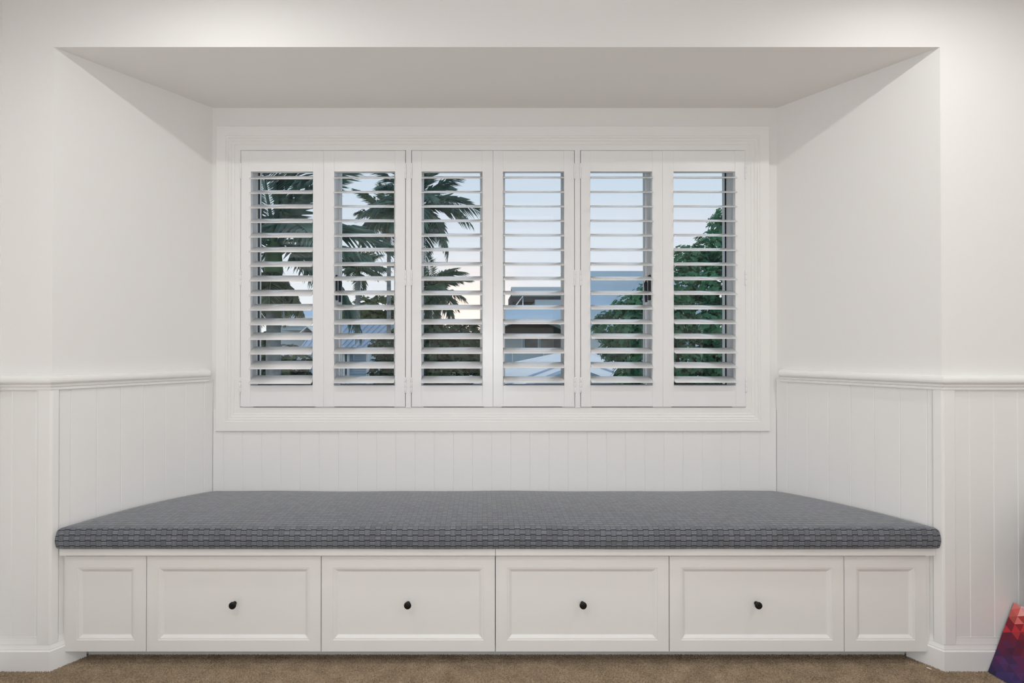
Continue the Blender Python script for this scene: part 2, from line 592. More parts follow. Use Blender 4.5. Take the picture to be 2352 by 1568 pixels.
def knob(parent, x, z):
    b = MB()
    b.lathe([(.0072, 0), (.0078, .0008), (.0072, .0035), (.0052, .007), (.0050, .011), (.0065, .0145), (.0110, .0165), (.0134, .0190), (.0138, .0220), (.0130, .0248), (.0100, .0264), (.0050, .0270)],
            (x, DY, z), '-Y', 24)
    return b.build('knob', M['black'], parent, sm=True)


def bench(left):
    xa, xb = (dx(151.5), CXM) if left else (CXM, dx(2126))
    lab = ('left half of the white built-in window bench with two black-knobbed drawers' if left
           else 'right half of the white built-in window bench, right of the centre joint')
    b = thing('storage_bench', lab, 'bench', ((xa + xb) / 2, DY, 0), 'halves of the window bench')
    e = .0015
    # carcass, trapezoid in plan
    q = MB(); y1, y0 = B - .012, DY + .0185
    if left:
        pl = [(cheek_l(y0) + .004, y0), (CXM - .001, y0), (CXM - .001, y1), (cheek_l(y1) + .004, y1)]
    else:
        pl = [(CXM + .001, y0), (cheek_r(y0) - .004, y0), (cheek_r(y1) - .004, y1), (CXM + .001, y1)]
    q.prism(pl, .056, .4285); q.build('carcass', M['cab'], b)
    # seat board with a rounded nose
    q = MB(); y0, y1 = 2.1655, B - .012
    if left:
        pl = [(cheek_l(y0) + .014, y0 + .004), (cheek_l(y0) + .018, y0), (CXM - .0008, y0), (CXM - .0008, y1), (cheek_l(y1) + .003, y1)]
    else:
        pl = [(CXM + .0008, y0), (cheek_r(y0) - .014, y0), (cheek_r(y0) - .010, y0 + .004), (cheek_r(y1) - .003, y1), (CXM + .0008, y1)]
    q.prism(pl, .4300, .4575); q.build('seat_board', M['cab'], b)
    q = MB(); y0 = 2.262
    pl = [(cheek_l(y0) + .003 if left else CXM, y0), (CXM if left else cheek_r(y0) - .003, y0), (CXM if left else cheek_r(y0) - .003, y0 + .016), (cheek_l(y0) + .003 if left else CXM, y0 + .016)]
    q.prism(pl, 0.0, .0555); q.build('kick_board', M['kick'], b)
    cuts = [151.5, 338, 738.5, 1137.6] if left else [1137.6, 1536, 1937, 2126]
    for i, (p, r_) in enumerate(zip(cuts, cuts[1:])):
        x0, x1 = dx(p) + e, dx(r_) - e
        plain = (i == 0) if left else (i == 2)
        q = MB()
        if plain:
            # end panel: the frame is narrower on the wall side
            q.rings(x0, x1, DZ0, DZ1, end_prof, DY)
            q.build('end_panel', M['cab'], b)
        else:
            q.rings(x0, x1, DZ0, DZ1, front_prof, DY)
            dr = q.build('drawer_front', M['cab'], b)
            kx = {338: 541.0, 738.5: 938.3, 1137.6: 1336.7, 1536: 1734.5}[p]
            knob(dr, dx(kx), EYE - (1383.0 - 797) / 595)
    # scribe filler against the cheek
    q = MB()
    if left:
        q.prism([(cheek_l(DY + .006) + .002, DY + .006), (xa - .0005, DY + .006), (xa - .0005, DY + .017), (cheek_l(DY + .017) + .002, DY + .017)], DZ0, .4285)
    else:
        q.prism([(xb + .0005, DY + .006), (cheek_r(DY + .006) - .002, DY + .006), (cheek_r(DY + .017) - .002, DY + .017), (xb + .0005, DY + .017)], DZ0, .4285)
    q.build('filler_strip', M['cab'], b)
    return b


bench(True); bench(False)


# ------------------------------------------------------------------ seat cushion
def weave_mat():
    m = bpy.data.materials.new('basket_weave_fabric'); m.use_nodes = True
    t = m.node_tree; b = t.nodes['Principled BSDF']
    nn = t.nodes.new; lk = t.links.new
    uv = nn('ShaderNodeUVMap'); uv.uv_map = 'UVMap'
    sp = nn('ShaderNodeSeparateXYZ'); lk(uv.outputs[0], sp.inputs[0])

    def mth(op, a, b_=None, c=None):
        n = nn('ShaderNodeMath'); n.operation = op
        for i, x in enumerate((a, b_, c)):
            if x is None:
                continue
            if isinstance(x, (int, float)):
                n.inputs[i].default_value = x
            else:
                lk(x, n.inputs[i])
        return n.outputs[0]
    CELL = .0203
    u = mth('DIVIDE', sp.outputs[0], CELL); v = mth('DIVIDE', sp.outputs[1], CELL)
    fu, fv = mth('FRACT', u), mth('FRACT', v)
    par = mth('FLOORED_MODULO', mth('ADD', mth('FLOOR', u), mth('FLOOR', v)), 2.0)      # 0 or 1
    # stripes : 4 threads across the vertical cell, 3 across the horizontal one
    sv = mth('MULTIPLY_ADD', mth('SINE', mth('MULTIPLY', mth('SUBTRACT', fu, .0625 * 1.0), 2 * PI * 4)), .5, .5)
    shh = mth('MULTIPLY_ADD', mth('SINE', mth('MULTIPLY', mth('ADD', fv, .02), 2 * PI * 3)), .5, .5)
    # dark outline: at top and bottom of horizontal blocks, at the sides of the vertical ones
    ev = mth('LESS_THAN', mth('MINIMUM', fv, mth('SUBTRACT', 1.0, fv)), .17)
    eu = mth('LESS_THAN', mth('MINIMUM', fu, mth('SUBTRACT', 1.0, fu)), .09)
    h = mth('MULTIPLY', mth('MULTIPLY_ADD', shh, .60, .36), mth('MULTIPLY_ADD', ev, -.9, 1.0))
    vv = mth('MULTIPLY', mth('MULTIPLY_ADD', sv, .85, .15), mth('MULTIPLY_ADD', eu, -.7, 1.0))
    val = mth('ADD', mth('MULTIPLY', h, mth('SUBTRACT', 1.0, par)), mth('MULTIPLY', vv, par))
    # cell to cell variation
    wn = nn('ShaderNodeTexWhiteNoise'); wn.noise_dimensions = '2D'
    cb = nn('ShaderNodeCombineXYZ'); lk(mth('FLOOR', u), cb.inputs[0]); lk(mth('FLOOR', v), cb.inputs[1]); lk(cb.outputs[0], wn.inputs['Vector'])
    val2 = mth('MULTIPLY', val, mth('MULTIPLY_ADD', wn.outputs['Value'], .35, .78))
    rp = nn('ShaderNodeValToRGB')
    for e, (p, c) in zip(rp.color_ramp.elements, ((0.0, (.009, .010, .012)), (1.0, (.245, .265, .305)))):
        e.position = p; e.color = (*c, 1)
    lk(val2, rp.inputs[0]); lk(rp.outputs[0], b.inputs['Base Color'])
    b.inputs['Roughness'].default_value = .62; b.inputs['Specular IOR Level'].default_value = .45
    b.inputs['Sheen Weight'].default_value = .45; b.inputs['Sheen Roughness'].default_value = .4
    bp = nn('ShaderNodeBump'); bp.inputs['Strength'].default_value = .55; bp.inputs['Distance'].default_value = .0015
    lk(val, bp.inputs['Height']); lk(bp.outputs[0], b.inputs['Normal'])
    return m


def cushion():
    ZB, H = .4580, .084
    yf, yb = 2.1485, 2.706
    # closed profile (y, z) from the back bottom over the top to the front bottom and underneath
    prof = []
    r1, r2 = .020, .010
    for k in range(5):
        a = PI * (1.0 - .5 * k / 4)
        prof.append((yb - .012 + .012 * math.cos(PI - a), ZB + H - .012 + .012 * math.sin(a)))
    prof = [(yb, ZB + .004)] + prof
    ntop = 34
    for k in range(1, ntop):
        t = k / ntop
        y = (yb - .012) + ((yf + r1) - (yb - .012)) * t
        z = ZB + H + .0105 * math.sin(PI * t) ** .8
        prof.append((y, z))
    for k in range(9):
        a = PI / 2 + (PI / 2) * k / 8
        prof.append((yf + r1 + r1 * math.cos(a), ZB + H - r1 + r1 * math.sin(a)))
    for k in range(1, 8):
        t = k / 8
        prof.append((yf - .0035 * math.sin(PI * t), ZB + H - r1 + (r2 - (H - r1)) * t))
    for k in range(5):
        a = PI + (PI / 2) * k / 4
        prof.append((yf + r2 + r2 * math.cos(a), ZB + r2 + r2 * math.sin(a)))
    n = len(prof)
    arc = [0.0]
    for a, b in zip(prof, prof[1:]):
        arc.append(arc[-1] + math.hypot(a[0] - b[0], a[1] - b[1]))
    # make the weave start at the front bottom edge
    NX = 170
    vs = []; uvs = []
    for i in range(NX + 1):
        u = i / NX
        for j, (y, z) in enumerate(prof):
            t = (y - yf) / (yb - yf)
            xl = -1.6185 + (-1.2900 + 1.6185) * t
            xr = 1.7375 + (1.4030 - 1.7375) * t
            x = xl + (xr - xl) * u
            # gently tapered ends
            e = min(u, 1 - u) * (xr - xl)
            drop = 0.0
            if e < .03:
                drop = (1 - e / .03) ** 2 * .006
            zf = (z - ZB) / H
            wob = .0022 * math.sin(x * 5.1 + 1.3) + .0016 * math.sin(x * 11.7)
            lift = .003 * max(0, noise.noise(Vector((x * 2.3, 4.2, 0)))) * (1 - zf) * (1 if t < .06 else 0)
            zz = z - drop * max(0, zf) + wob * max(0, zf) * .6 + lift
            yy = y + (.0018 * math.sin(x * 9.0) + .0015 * noise.noise(Vector((x * 6, z * 14, 2)))) * (1 if t < .1 else 0)
            if t < .1 and e < .010:
                yy += (1 - e / .010) ** 2 * .006
            vs.append((x, yy, zz))
            uvs.append((x, arc[-1] - arc[j]))
    fs = []; fuv = []
    for i in range(NX):
        for j in range(n - 1):
            a, b, c, d = i * n + j, (i + 1) * n + j, (i + 1) * n + j + 1, i * n + j + 1
            fs.append((a, d, c, b))
    me = bpy.data.meshes.new('seat_cushion')
    under = []
    for i in range(NX):
        under.append((i * n + n - 1, i * n, (i + 1) * n, (i + 1) * n + n - 1))
    caps = [tuple(range(n)), tuple(range(NX * n + n - 1, NX * n - 1, -1))]
    me.from_pydata(vs, [], fs + under + caps)
    ul = me.uv_layers.new(name='UVMap')
    flat = []
    for p in me.polygons:
        cap = len(p.vertices) == n
        for vi in p.vertices:
            if cap:
                flat += [vs[vi][1] + 5.0, vs[vi][2]]
            else:
                flat += list(uvs[vi])
    ul.data.foreach_set('uv', flat)
    me.materials.append(weave_mat())
    for p in me.polygons:
        p.use_smooth = len(p.vertices) == 4
    me.update()
    o = link('seat_cushion', me)
    return tag(o, 'long dark grey basket-weave cushion lying on the white window bench', 'cushion')


cushion()

# ------------------------------------------------------------------ carpet pile (one mesh, nobody could count it)
def pile():
    xs, ys = np.meshgrid(np.arange(-1.84, 2.6, .0034), np.arange(1.72, 2.262, .0034))
    xs, ys = xs.ravel(), ys.ravel()
    xs = xs + rng.uniform(-.0016, .0016, xs.size); ys = ys + rng.uniform(-.0016, .0016, ys.size)
    tl = (BL - XL) / (B - F)
    inside = (ys < F - .021) | ((xs > XL + .026 + (ys - F) * tl) & (xs < XR - .026 - (ys - F) * tl))
    keep = inside & (xs > RL + .02)
    xs, ys = xs[keep], ys[keep]
    n = xs.size
    r = rng.uniform(.0014, .0023, n); h = rng.uniform(.003, .0066, n)
    la = rng.uniform(0, 2 * np.pi, n); ll = rng.uniform(0, .0035, n)
    a0 = rng.uniform(0, 2 * np.pi, n)
    V = np.zeros((n, 4, 3), np.float32)
    for k in range(3):
        V[:, k, 0] = xs + r * np.cos(a0 + k * 2.094); V[:, k, 1] = ys + r * np.sin(a0 + k * 2.094)
    V[:, 3, 0] = xs + ll * np.cos(la); V[:, 3, 1] = ys + ll * np.sin(la); V[:, 3, 2] = h
    base = np.arange(n)[:, None] * 4
    tri = np.array([[0, 1, 3], [1, 2, 3], [2, 0, 3]]).reshape(1, 9)
    idx = (base + tri).ravel()
    me = bpy.data.meshes.new('carpet_pile')
    me.vertices.add(n * 4); me.vertices.foreach_set('co', V.ravel())
    me.loops.add(idx.size); me.loops.foreach_set('vertex_index', idx.astype(np.int32))
    nf = idx.size // 3
    me.polygons.add(nf); me.polygons.foreach_set('loop_start', np.arange(nf, dtype=np.int32) * 3)
    me.update(calc_edges=True)
    me.materials.append(M['carpet'])
    o = link('carpet_pile', me, floor)
    o['kind'] = 'stuff'


pile()

# ------------------------------------------------------------------ printed canvas leaning at the right edge
def canvas():
    P0 = Vector((1.903, 2.138, .004)); e1 = Vector((.10, -.995, 0)).normalized()
    Pt = Vector((2.0115, 2.148, .2575))
    l = (Pt - P0); l = (l - e1 * l.dot(e1)).normalized()
    nrm = l.cross(e1).normalized()
    if nrm.x > 0:
        nrm = -nrm
    W, H, D = .40, .278, .028
    root = thing('art_canvas', 'small canvas print of red and purple triangles leaning at the right edge', 'canvas', P0)
    P = lambda a, b, c: tuple(P0 + e1 * a + l * b - nrm * c)
    q = MB()
    vs = [P(a, b, c) for c in (.0006, D) for b in (0, H) for a in (0, W)]
    q.add(vs, [(0, 1, 3, 2), (4, 6, 7, 5), (0, 4, 5, 1), (2, 3, 7, 6), (0, 2, 6, 4), (1, 5, 7, 3)])
    q.build('stretcher', mat('dark_canvas_edge', (.018, .008, .022), .8), root)
    # print: equilateral triangles with one side parallel to the left edge
    s = .0315; hx = s * math.sqrt(3) / 2
    rr = random.Random(11)
    cols = [(.0, (.020, .020, .075)), (.12, (.045, .022, .12)), (.28, (.075, .018, .095)), (.42, (.10, .008, .05)), (.55, (.17, .005, .03)), (.68, (.42, .016, .03)), (.80, (.60, .06, .055)), (.90, (.70, .28, .26)), (1.0, (.72, .52, .55))]

    def colour(t):
        t = min(1, max(0, t))
        for (a, ca), (b, cb) in zip(cols, cols[1:]):
            if t <= b:
                f = (t - a) / (b - a)
                return [x + (y - x) * f for x, y in zip(ca, cb)]
        return cols[-1][1]

    def clip(poly):
        for ax, lim, sg in ((0, 0, 1), (0, W, -1), (1, 0, 1), (1, H, -1)):
            outp = []
            for i in range(len(poly)):
                a, b = poly[i - 1], poly[i]
                ia, ib = (a[ax] - lim) * sg >= 0, (b[ax] - lim) * sg >= 0
                if ia != ib:
                    t = (lim - a[ax]) / (b[ax] - a[ax])
                    outp.append((a[0] + (b[0] - a[0]) * t, a[1] + (b[1] - a[1]) * t))
                if ib:
                    outp.append(b)
            poly = outp
            if not poly:
                return []
        return poly
    V, Fc, CC = [], [], []
    for i in range(-1, int(W / hx) + 2):
        for j in range(-2, int(H / s) + 3):
            y0 = j * s + (i % 2) * s / 2
            x0, x1 = i * hx, (i + 1) * hx
            for tri in ([(x0, y0), (x1, y0 + s / 2), (x0, y0 + s)], [(x1, y0 + s / 2), (x1, y0 + s * 1.5), (x0, y0 + s)]):
                pl = clip(tri)
                if len(pl) < 3:
                    continue
                cy = sum(p[1] for p in tri) / 3 / H
                c = colour(cy * .9 + .12 * sum(p[0] for p in tri) / 3 / W + .05 + rr.uniform(-.08, .08))
                k = rr.uniform(.5, 1.2)
                o = len(V); V += [P(a, b, 0) for a, b in pl]
                Fc.append(tuple(range(o, o + len(pl)))); CC.append([min(1, x * k) for x in c])
    me = bpy.data.meshes.new('printed_face'); me.from_pydata(V, [], Fc)
    at = me.color_attributes.new('print', 'FLOAT_COLOR', 'CORNER')
    flat = []
    for p, c in zip(me.polygons, CC):
        flat += [*c, 1] * len(p.vertices)
    at.data.foreach_set('color', flat)
    m = mat('canvas_print', (.5, .1, .1), .7)
    an = m.node_tree.nodes.new('ShaderNodeAttribute'); an.attribute_name = 'print'
    m.node_tree.links.new(an.outputs['Color'], m.node_tree.nodes['Principled BSDF'].inputs['Base Color'])
    me.materials.append(m)
    link('printed_face', me, root)


canvas()

# grey padded chair whose quilted side just enters the picture
def grey_chair():
    g = mat('charcoal_upholstery', (.105, .10, .095), .9, .2, vary=.15, vscale=60, bump=.4, bscale=400, sheen=.3)
    x0, x1, y0, y1 = 2.068, 2.62, 1.50, 2.10
    root = thing('armchair', 'dark grey padded armchair at the right edge, behind the canvas print', 'chair', ((x0 + x1) / 2, 1.8, 0))

    def roll(xa, xb, ya, yb, z, r, name):
        b = MB()
        n = 14; pts = []
        prof = []
        for k in range(9):
            a = -PI / 2 + PI * k / 8
            prof.append((math.cos(a) * r * .9, z + math.sin(a) * r))
        m = 28
        vs = []
        for d, zz in prof:
            for k in range(m):
                t = 2 * PI * k / m
                ct, st = math.cos(t), math.sin(t)
                ex = abs(ct) ** .35 * (1 if ct >= 0 else -1); ey = abs(st) ** .35 * (1 if st >= 0 else -1)
                hx, hy = (xb - xa) / 2 - r + d, (yb - ya) / 2 - r + d
                vs.append(((xa + xb) / 2 + ex * hx, (ya + yb) / 2 + ey * hy, zz))
        fs = []
        for i in range(len(prof) - 1):
            for k in range(m):
                k2 = (k + 1) % m
                fs.append((i * m + k, i * m + k2, (i + 1) * m + k2, (i + 1) * m + k))
        fs += [tuple(range(m - 1, -1, -1)), tuple(range((len(prof) - 1) * m, len(prof) * m))]
        b.add(vs, fs)
        return b.build(name, g, root, sm=True)
    # stacked padded channels of the back and the arm nearest the niche wall
    for z, sh, r in ((.250, .085, .075), (.416, -.078, .080), (.579, -.074, .080)):
        roll(x0 + sh, x0 + .20, y0, y1, z, r, 'arm_channel')
        roll(x0 + .12, x1, y1 - .20, y1, z, r, 'back_channel')
    roll(x0 + .17, x1, y0, y1 - .17, .33, .07, 'seat_pad')
    for x in (x0 + .15, x1 - .06):
        for y in (y0 + .06, y1 - .06):
            b = MB(); b.tube([(x, y, 0), (x, y, .15)], [.014, .02], 10); b.build('leg', M['black'], root)


grey_chair()

# tiny scrap on the carpet
q = MB(); q.cbox(-.008, .008, -.0022, .0022, 0, .0018, .0006)
o = q.build('scrap', M['trim'], None); o.location = (1.716, 2.172, .006); o.rotation_euler = (0, 0, R(-58))
o.location = (1.696, 2.157, .006)
tag(o, 'tiny white scrap lying on the carpet beside the right skirting corner', 'scrap')

# ------------------------------------------------------------------ downlights in the ceiling
diff_m = emit('downlight_diffuser', (1, .9, .78), 14.0)
for x, y in LAMPS:
    q = MB()
    seg = 24; vs = []
    for r, z in ((.058, CZ), (.058, CZ - .004), (.043, CZ - .013), (.041, CZ - .013), (.041, CZ - .001)):
        for k in range(seg):
            t = 2 * PI * k / seg
            vs.append((x + r * math.cos(t), y + r * math.sin(t), z))
    fs = [(i * seg + k, i * seg + (k + 1) % seg, (i + 1) * seg + (k + 1) % seg, (i + 1) * seg + k) for i in range(4) for k in range(seg)]
    q.add(vs, fs)
    ring = q.build('downlight', M['trim'], ceiling)
    q = MB(); q.lathe([(.034, CZ - .003), (.034, CZ - .0005)], (x, y, 0)); q.build('diffuser', diff_m, ring)
    ld = bpy.data.lights.new('downlight_lamp', 'AREA'); ld.shape = 'DISK'; ld.size = .055; ld.energy = (LAMP_W_FRONT * (.84 if x < 0 else 1.0)) if y > 1.4 else LAMP_W if x < 3 else 3.3; ld.color = LAMP_COL
    lo = bpy.data.objects.new('downlight_lamp', ld); C.objects.link(lo); lo.location = (x, y, CZ - .004)

# glowing ball on a cord, added unseen behind the camera for even fill
q = MB(); q.tube([(FILL_POS[0], FILL_POS[1], CZ), (FILL_POS[0], FILL_POS[1], FILL_POS[2] + .1)], .004, 8)
q.lathe([(.05, CZ - .025), (.05, CZ)], (FILL_POS[0], FILL_POS[1], 0)); fill_cord = q.build('added_fill_cord', M['trim'], ceiling)
q = MB(); q.lathe([(.10 * math.sin(PI * k / 12) + 1e-4, FILL_POS[2] - .10 * math.cos(PI * k / 12)) for k in range(13)], (FILL_POS[0], FILL_POS[1], 0), seg=16)
q.build('added_fill_globe', emit('added_fill_glow', FILL_COL, FILL_S), fill_cord, sm=True)

# ------------------------------------------------------------------ outside
def at(px, py, Y):
    return ((px - 1108) * Y / FPX, Y, EYE + (797 - py) * Y / FPX)


GZ = -3.2
M['lawn'] = mat('lawn', (.09, .12, .07), .9, .2, vary=.4, vscale=3, bump=.4, bscale=40)
M['roof_blue'] = mat('blue_grey_metal_roof', (.36, .46, .60), .45, .4, vary=.06, vscale=2)
M['wall_blue'] = mat('blue_grey_render', (.54, .70, .84), .8, .3, vary=.04, vscale=1)
M['wall_pale'] = mat('pale_render', (.56, .64, .70), .8, .3)
M['roof_grey'] = mat('grey_green_sheeting', (.40, .48, .51), .5, .4)
M['soffit'] = mat('dark_brown_soffit', (.085, .078, .072), .8)
M['white_out'] = mat('white_outdoor_paint', (.90, .93, .95), .5, .4)
M['grey_out'] = mat('grey_shade_panel', (.40, .50, .60), .7)
M['pane_out'] = mat('far_window_glass', (.06, .09, .10), .15, .6, vary=.5, vscale=1.5)
M['trunk'] = mat('grey_palm_trunk', (.27, .29, .29), .9, .2, vary=.3, vscale=9, bump=.6, bscale=30)
M['bark'] = mat('brown_bark', (.06, .045, .035), .9, .2, vary=.3, vscale=9, bump=.6, bscale=30)
M['shaft'] = mat('green_crownshaft', (.14, .23, .12), .5, .4, vary=.2, vscale=4)


def leaf_mat(name, c0, c1, scale=3.0, rough=.5):
    m = bpy.data.materials.new(name); m.use_nodes = True
    t = m.node_tree; b = t.nodes['Principled BSDF']
    b.inputs['Roughness'].default_value = rough; b.inputs['Specular IOR Level'].default_value = .35
    co = t.nodes.new('ShaderNodeTexCoord')
    n = t.nodes.new('ShaderNodeTexNoise'); n.inputs['Scale'].default_value = scale; n.inputs['Detail'].default_value = 5
    t.links.new(co.outputs['Object'], n.inputs[0])
    r = t.nodes.new('ShaderNodeValToRGB')
    for e, (p, c) in zip(r.color_ramp.elements, ((.35, c0), (.66, c1))):
        e.position = p; e.color = (*c, 1)
    t.links.new(n.outputs[0], r.inputs[0]); t.links.new(r.outputs[0], b.inputs['Base Color'])
    tl = t.nodes.new('ShaderNodeBsdfTranslucent'); t.links.new(r.outputs[0], tl.inputs[0])
    ms = t.nodes.new('ShaderNodeMixShader'); ms.inputs[0].default_value = .45
    t.links.new(b.outputs[0], ms.inputs[1]); t.links.new(tl.outputs[0], ms.inputs[2])
    t.links.new(ms.outputs[0], t.nodes['Material Output'].inputs[0])
    return m


M['frond'] = leaf_mat('palm_leaflet', (.13, .21, .19), (.29, .43, .35), 2.2)
M['frond_warm'] = leaf_mat('palm_leaflet_olive', (.14, .20, .15), (.30, .40, .27), 2.2)
M['frond_dry'] = leaf_mat('dry_frond', (.24, .27, .20), (.44, .48, .36), 2.2)
M['leaf'] = leaf_mat('broad_leaf', (.05, .19, .11), (.17, .42, .22), 4.0, .4)
M['leaf_dark'] = leaf_mat('dark_leaf', (.035, .065, .04), (.13, .20, .10), 3.0)
M['leaf_olive'] = leaf_mat('olive_leaf', (.08, .12, .05), (.20, .27, .11), 3.0)

mb = MB(); mb.box(-1800, 1800, 3.2, 3000, GZ - .2, GZ)
struct(mb.build('ground', M['lawn']))
# wall below the window and outside face of the storey underneath keep the house solid from a step aside
mb = MB(); mb.box(RL - T, RR + T, F + .1, B + .25, GZ, -.12); struct(mb.build('wall_lower_storey', M['wall_pale']))


def frond_mesh(name, ln, m, seed, leaf=.30, n=50, droop=.55, curl=.25):
    rr = random.Random(seed)
    b = MB()
    pts = []
    for k in range(11):
        t = k / 10
        pts.append(Vector((ln * (t - curl * .35 * t ** 3), 0, ln * (.30 * t - droop * t * t))))
    b.tube(pts, [.016 * ln * (1 - .85 * k / 10) for k in range(11)], 5)

    def pos(t):
        f = t * 10; i = min(9, int(f)); return pts[i].lerp(pts[i + 1], f - i), (pts[i + 1] - pts[i]).normalized()
    for k in range(n):
        t = .12 + .88 * (k + .5) / n
        p, d = pos(t)
        L0 = leaf * ln * (math.sin(PI * min(1, .18 + .78 * t)) ** .7) * rr.uniform(.85, 1.12)
        for sgn in (-1, 1):
            side = Vector((0, sgn, 0))
            fw = .55 + .7 * t
            dirv = (side * 1.0 + d * fw + Vector((0, 0, rr.uniform(-.35, .35)))).normalized()
            w_ = L0 * .026 + .0015
            mid = p + dirv * L0 * .5 + Vector((0, 0, -.05 * L0))
            tip = p + dirv * L0 * .93 + Vector((0, 0, -.34 * L0 * rr.uniform(.6, 1.4)))
            wv = d.cross(dirv).cross(dirv).normalized() * w_
            b.add([p, mid + wv, tip, mid - wv], [(0, 1, 2), (0, 2, 3)])
    return b.mesh(name, m)


def palm(label, px, py, Y, frond_len, nf, m, trunk_r, seed, base_px=None, shaft=True, group='palm trees outside the window', dry=0, lean=0.0, lo=-35, hi=75):
    rr = random.Random(seed)
    cx, cy, cz = at(px, py, Y)
    root = thing('palm_tree', label, 'palm', (cx + lean, cy, GZ), group)
    q = MB()
    k = 14
    pts, rad = [], []
    for i in range(k + 1):
        t = i / k
        pts.append((cx + lean * (1 - t) ** 1.5, cy, GZ + (cz - .25 * frond_len - GZ) * t))
        rad.append(trunk_r * (1.25 - .35 * t) * (1.06 if i % 2 else 1.0))
    q.tube(pts, rad, 12); q.build('trunk', M['trunk'], root, sm=True)
    if shaft:
        q = MB(); q.tube([(cx, cy, cz - .27 * frond_len), (cx, cy, cz - .2 * frond_len), (cx, cy, cz - .05 * frond_len), (cx, cy, cz + .08 * frond_len)],
                         [trunk_r * 1.0, trunk_r * 1.3, trunk_r * 1.05, trunk_r * .4], 12)
        q.build('crownshaft', M['shaft'], root, sm=True)
    ms = [frond_mesh('frond', frond_len, m, seed * 10 + i, droop=.42 + .14 * i, leaf=.26 + .03 * i) for i in range(3)]
    for i in range(nf):
        t = (i + .5) / nf
        az = i * 2.39996 + rr.uniform(-.25, .25)
        el = hi + (lo - hi) * t + rr.uniform(-8, 8)
        o = link('frond', ms[rr.randrange(3)], root)
        o.location = (cx, cy, cz + rr.uniform(-.02, .03))
        o.rotation_euler = (rr.uniform(-.3, .3), -R(el), az)
        s = rr.uniform(.82, 1.1); o.scale = (s, s, s)
    if dry:
        md = frond_mesh('dry_frond', frond_len * .5, M['frond_dry'], seed + 77, droop=.3)
        for i in range(dry):
            o = link('dry_frond', md, root)
            o.location = (cx, cy, cz - .18 * frond_len)
            o.rotation_euler = (rr.uniform(-.4, .4), R(62 + rr.uniform(-14, 12)), i * 2 * PI / dry + rr.uniform(-.3, .3))
    return root


palm('big near palm filling the leftmost shutter, with hanging dry fronds', 628, 560, 8.2, 1.9, 17, M['frond'], .105, 3, dry=9, lean=.02)
palm('palm crown behind the second shutter, its trunk rising at the right side', 893, 505, 15.0, 1.25, 22, M['frond_warm'], .055, 5)
palm('smaller palm low behind the second shutter, left of the taller one', 822, 622, 20.0, 1.25, 20, M['frond_warm'], .085, 8, lo=-15)
palm('palm with arching fronds behind the third shutter, against the open sky', 958, 478, 12.5, 1.5, 24, M['frond'], .09, 12, lo=-55)
palm('lower bushy palm against the sunset glow behind the third shutter', 985, 672, 19.5, 1.6, 24, M['frond_warm'], .12, 15, lo=-50)


def rosette_cloud(centres, per_area, size, seed, leaves=6, rmin=.72):
    """leaf rosettes on the outer skin of several ellipsoids"""
    r_ = np.random.default_rng(seed)
    P, Nn = [], []
    for (c, rad) in centres:
        rad = np.array(rad, float); c = np.array(c, float)
        n = int(per_area * 4 * PI * (np.prod(rad)) ** (2 / 3))
        d = r_.normal(size=(n, 3)); d /= np.linalg.norm(d, axis=1)[:, None]
        k = r_.uniform(rmin, 1.03, n)[:, None]
        P.append(c + d * rad * k); Nn.append(d)
    P = np.concatenate(P); Nn = np.concatenate(Nn)
    Nn = Nn + np.array([0, 0, .55]) + r_.normal(size=Nn.shape) * .25
    Nn /= np.linalg.norm(Nn, axis=1)[:, None]
    n = len(P)
    a = np.cross(Nn, np.array([.3, .2, 1.0])); a /= np.linalg.norm(a, axis=1)[:, None]
    b = np.cross(Nn, a)
    V = np.zeros((n, leaves, 4, 3), np.float32)
    ph = r_.uniform(0, 2 * np.pi, n)
    for k in range(leaves):
        q = ph + 2 * np.pi * k / leaves + r_.uniform(-.2, .2, n)
        d = a * np.cos(q)[:, None] + b * np.sin(q)[:, None]
        s = np.cross(Nn, d)
        ln = (size * r_.uniform(.7, 1.25, n))[:, None]
        up = r_.uniform(.05, .5, n)[:, None]
        mid = P + d * ln * .55 + Nn * ln * up * .6
        tip = P + d * ln * 1.0 + Nn * ln * (up * .6 - .12)
        V[:, k, 0] = P; V[:, k, 1] = mid + s * ln * .35; V[:, k, 2] = tip; V[:, k, 3] = mid - s * ln * .35
    V = V.reshape(-1, 3)
    nf = n * leaves
    me = bpy.data.meshes.new('foliage')
    me.vertices.add(len(V)); me.vertices.foreach_set('co', V.ravel())
    me.loops.add(nf * 4); me.loops.foreach_set('vertex_index', np.arange(nf * 4, dtype=np.int32))
    me.polygons.add(nf); me.polygons.foreach_set('loop_start', np.arange(nf, dtype=np.int32) * 4)
    me.update(calc_edges=True)
    return me


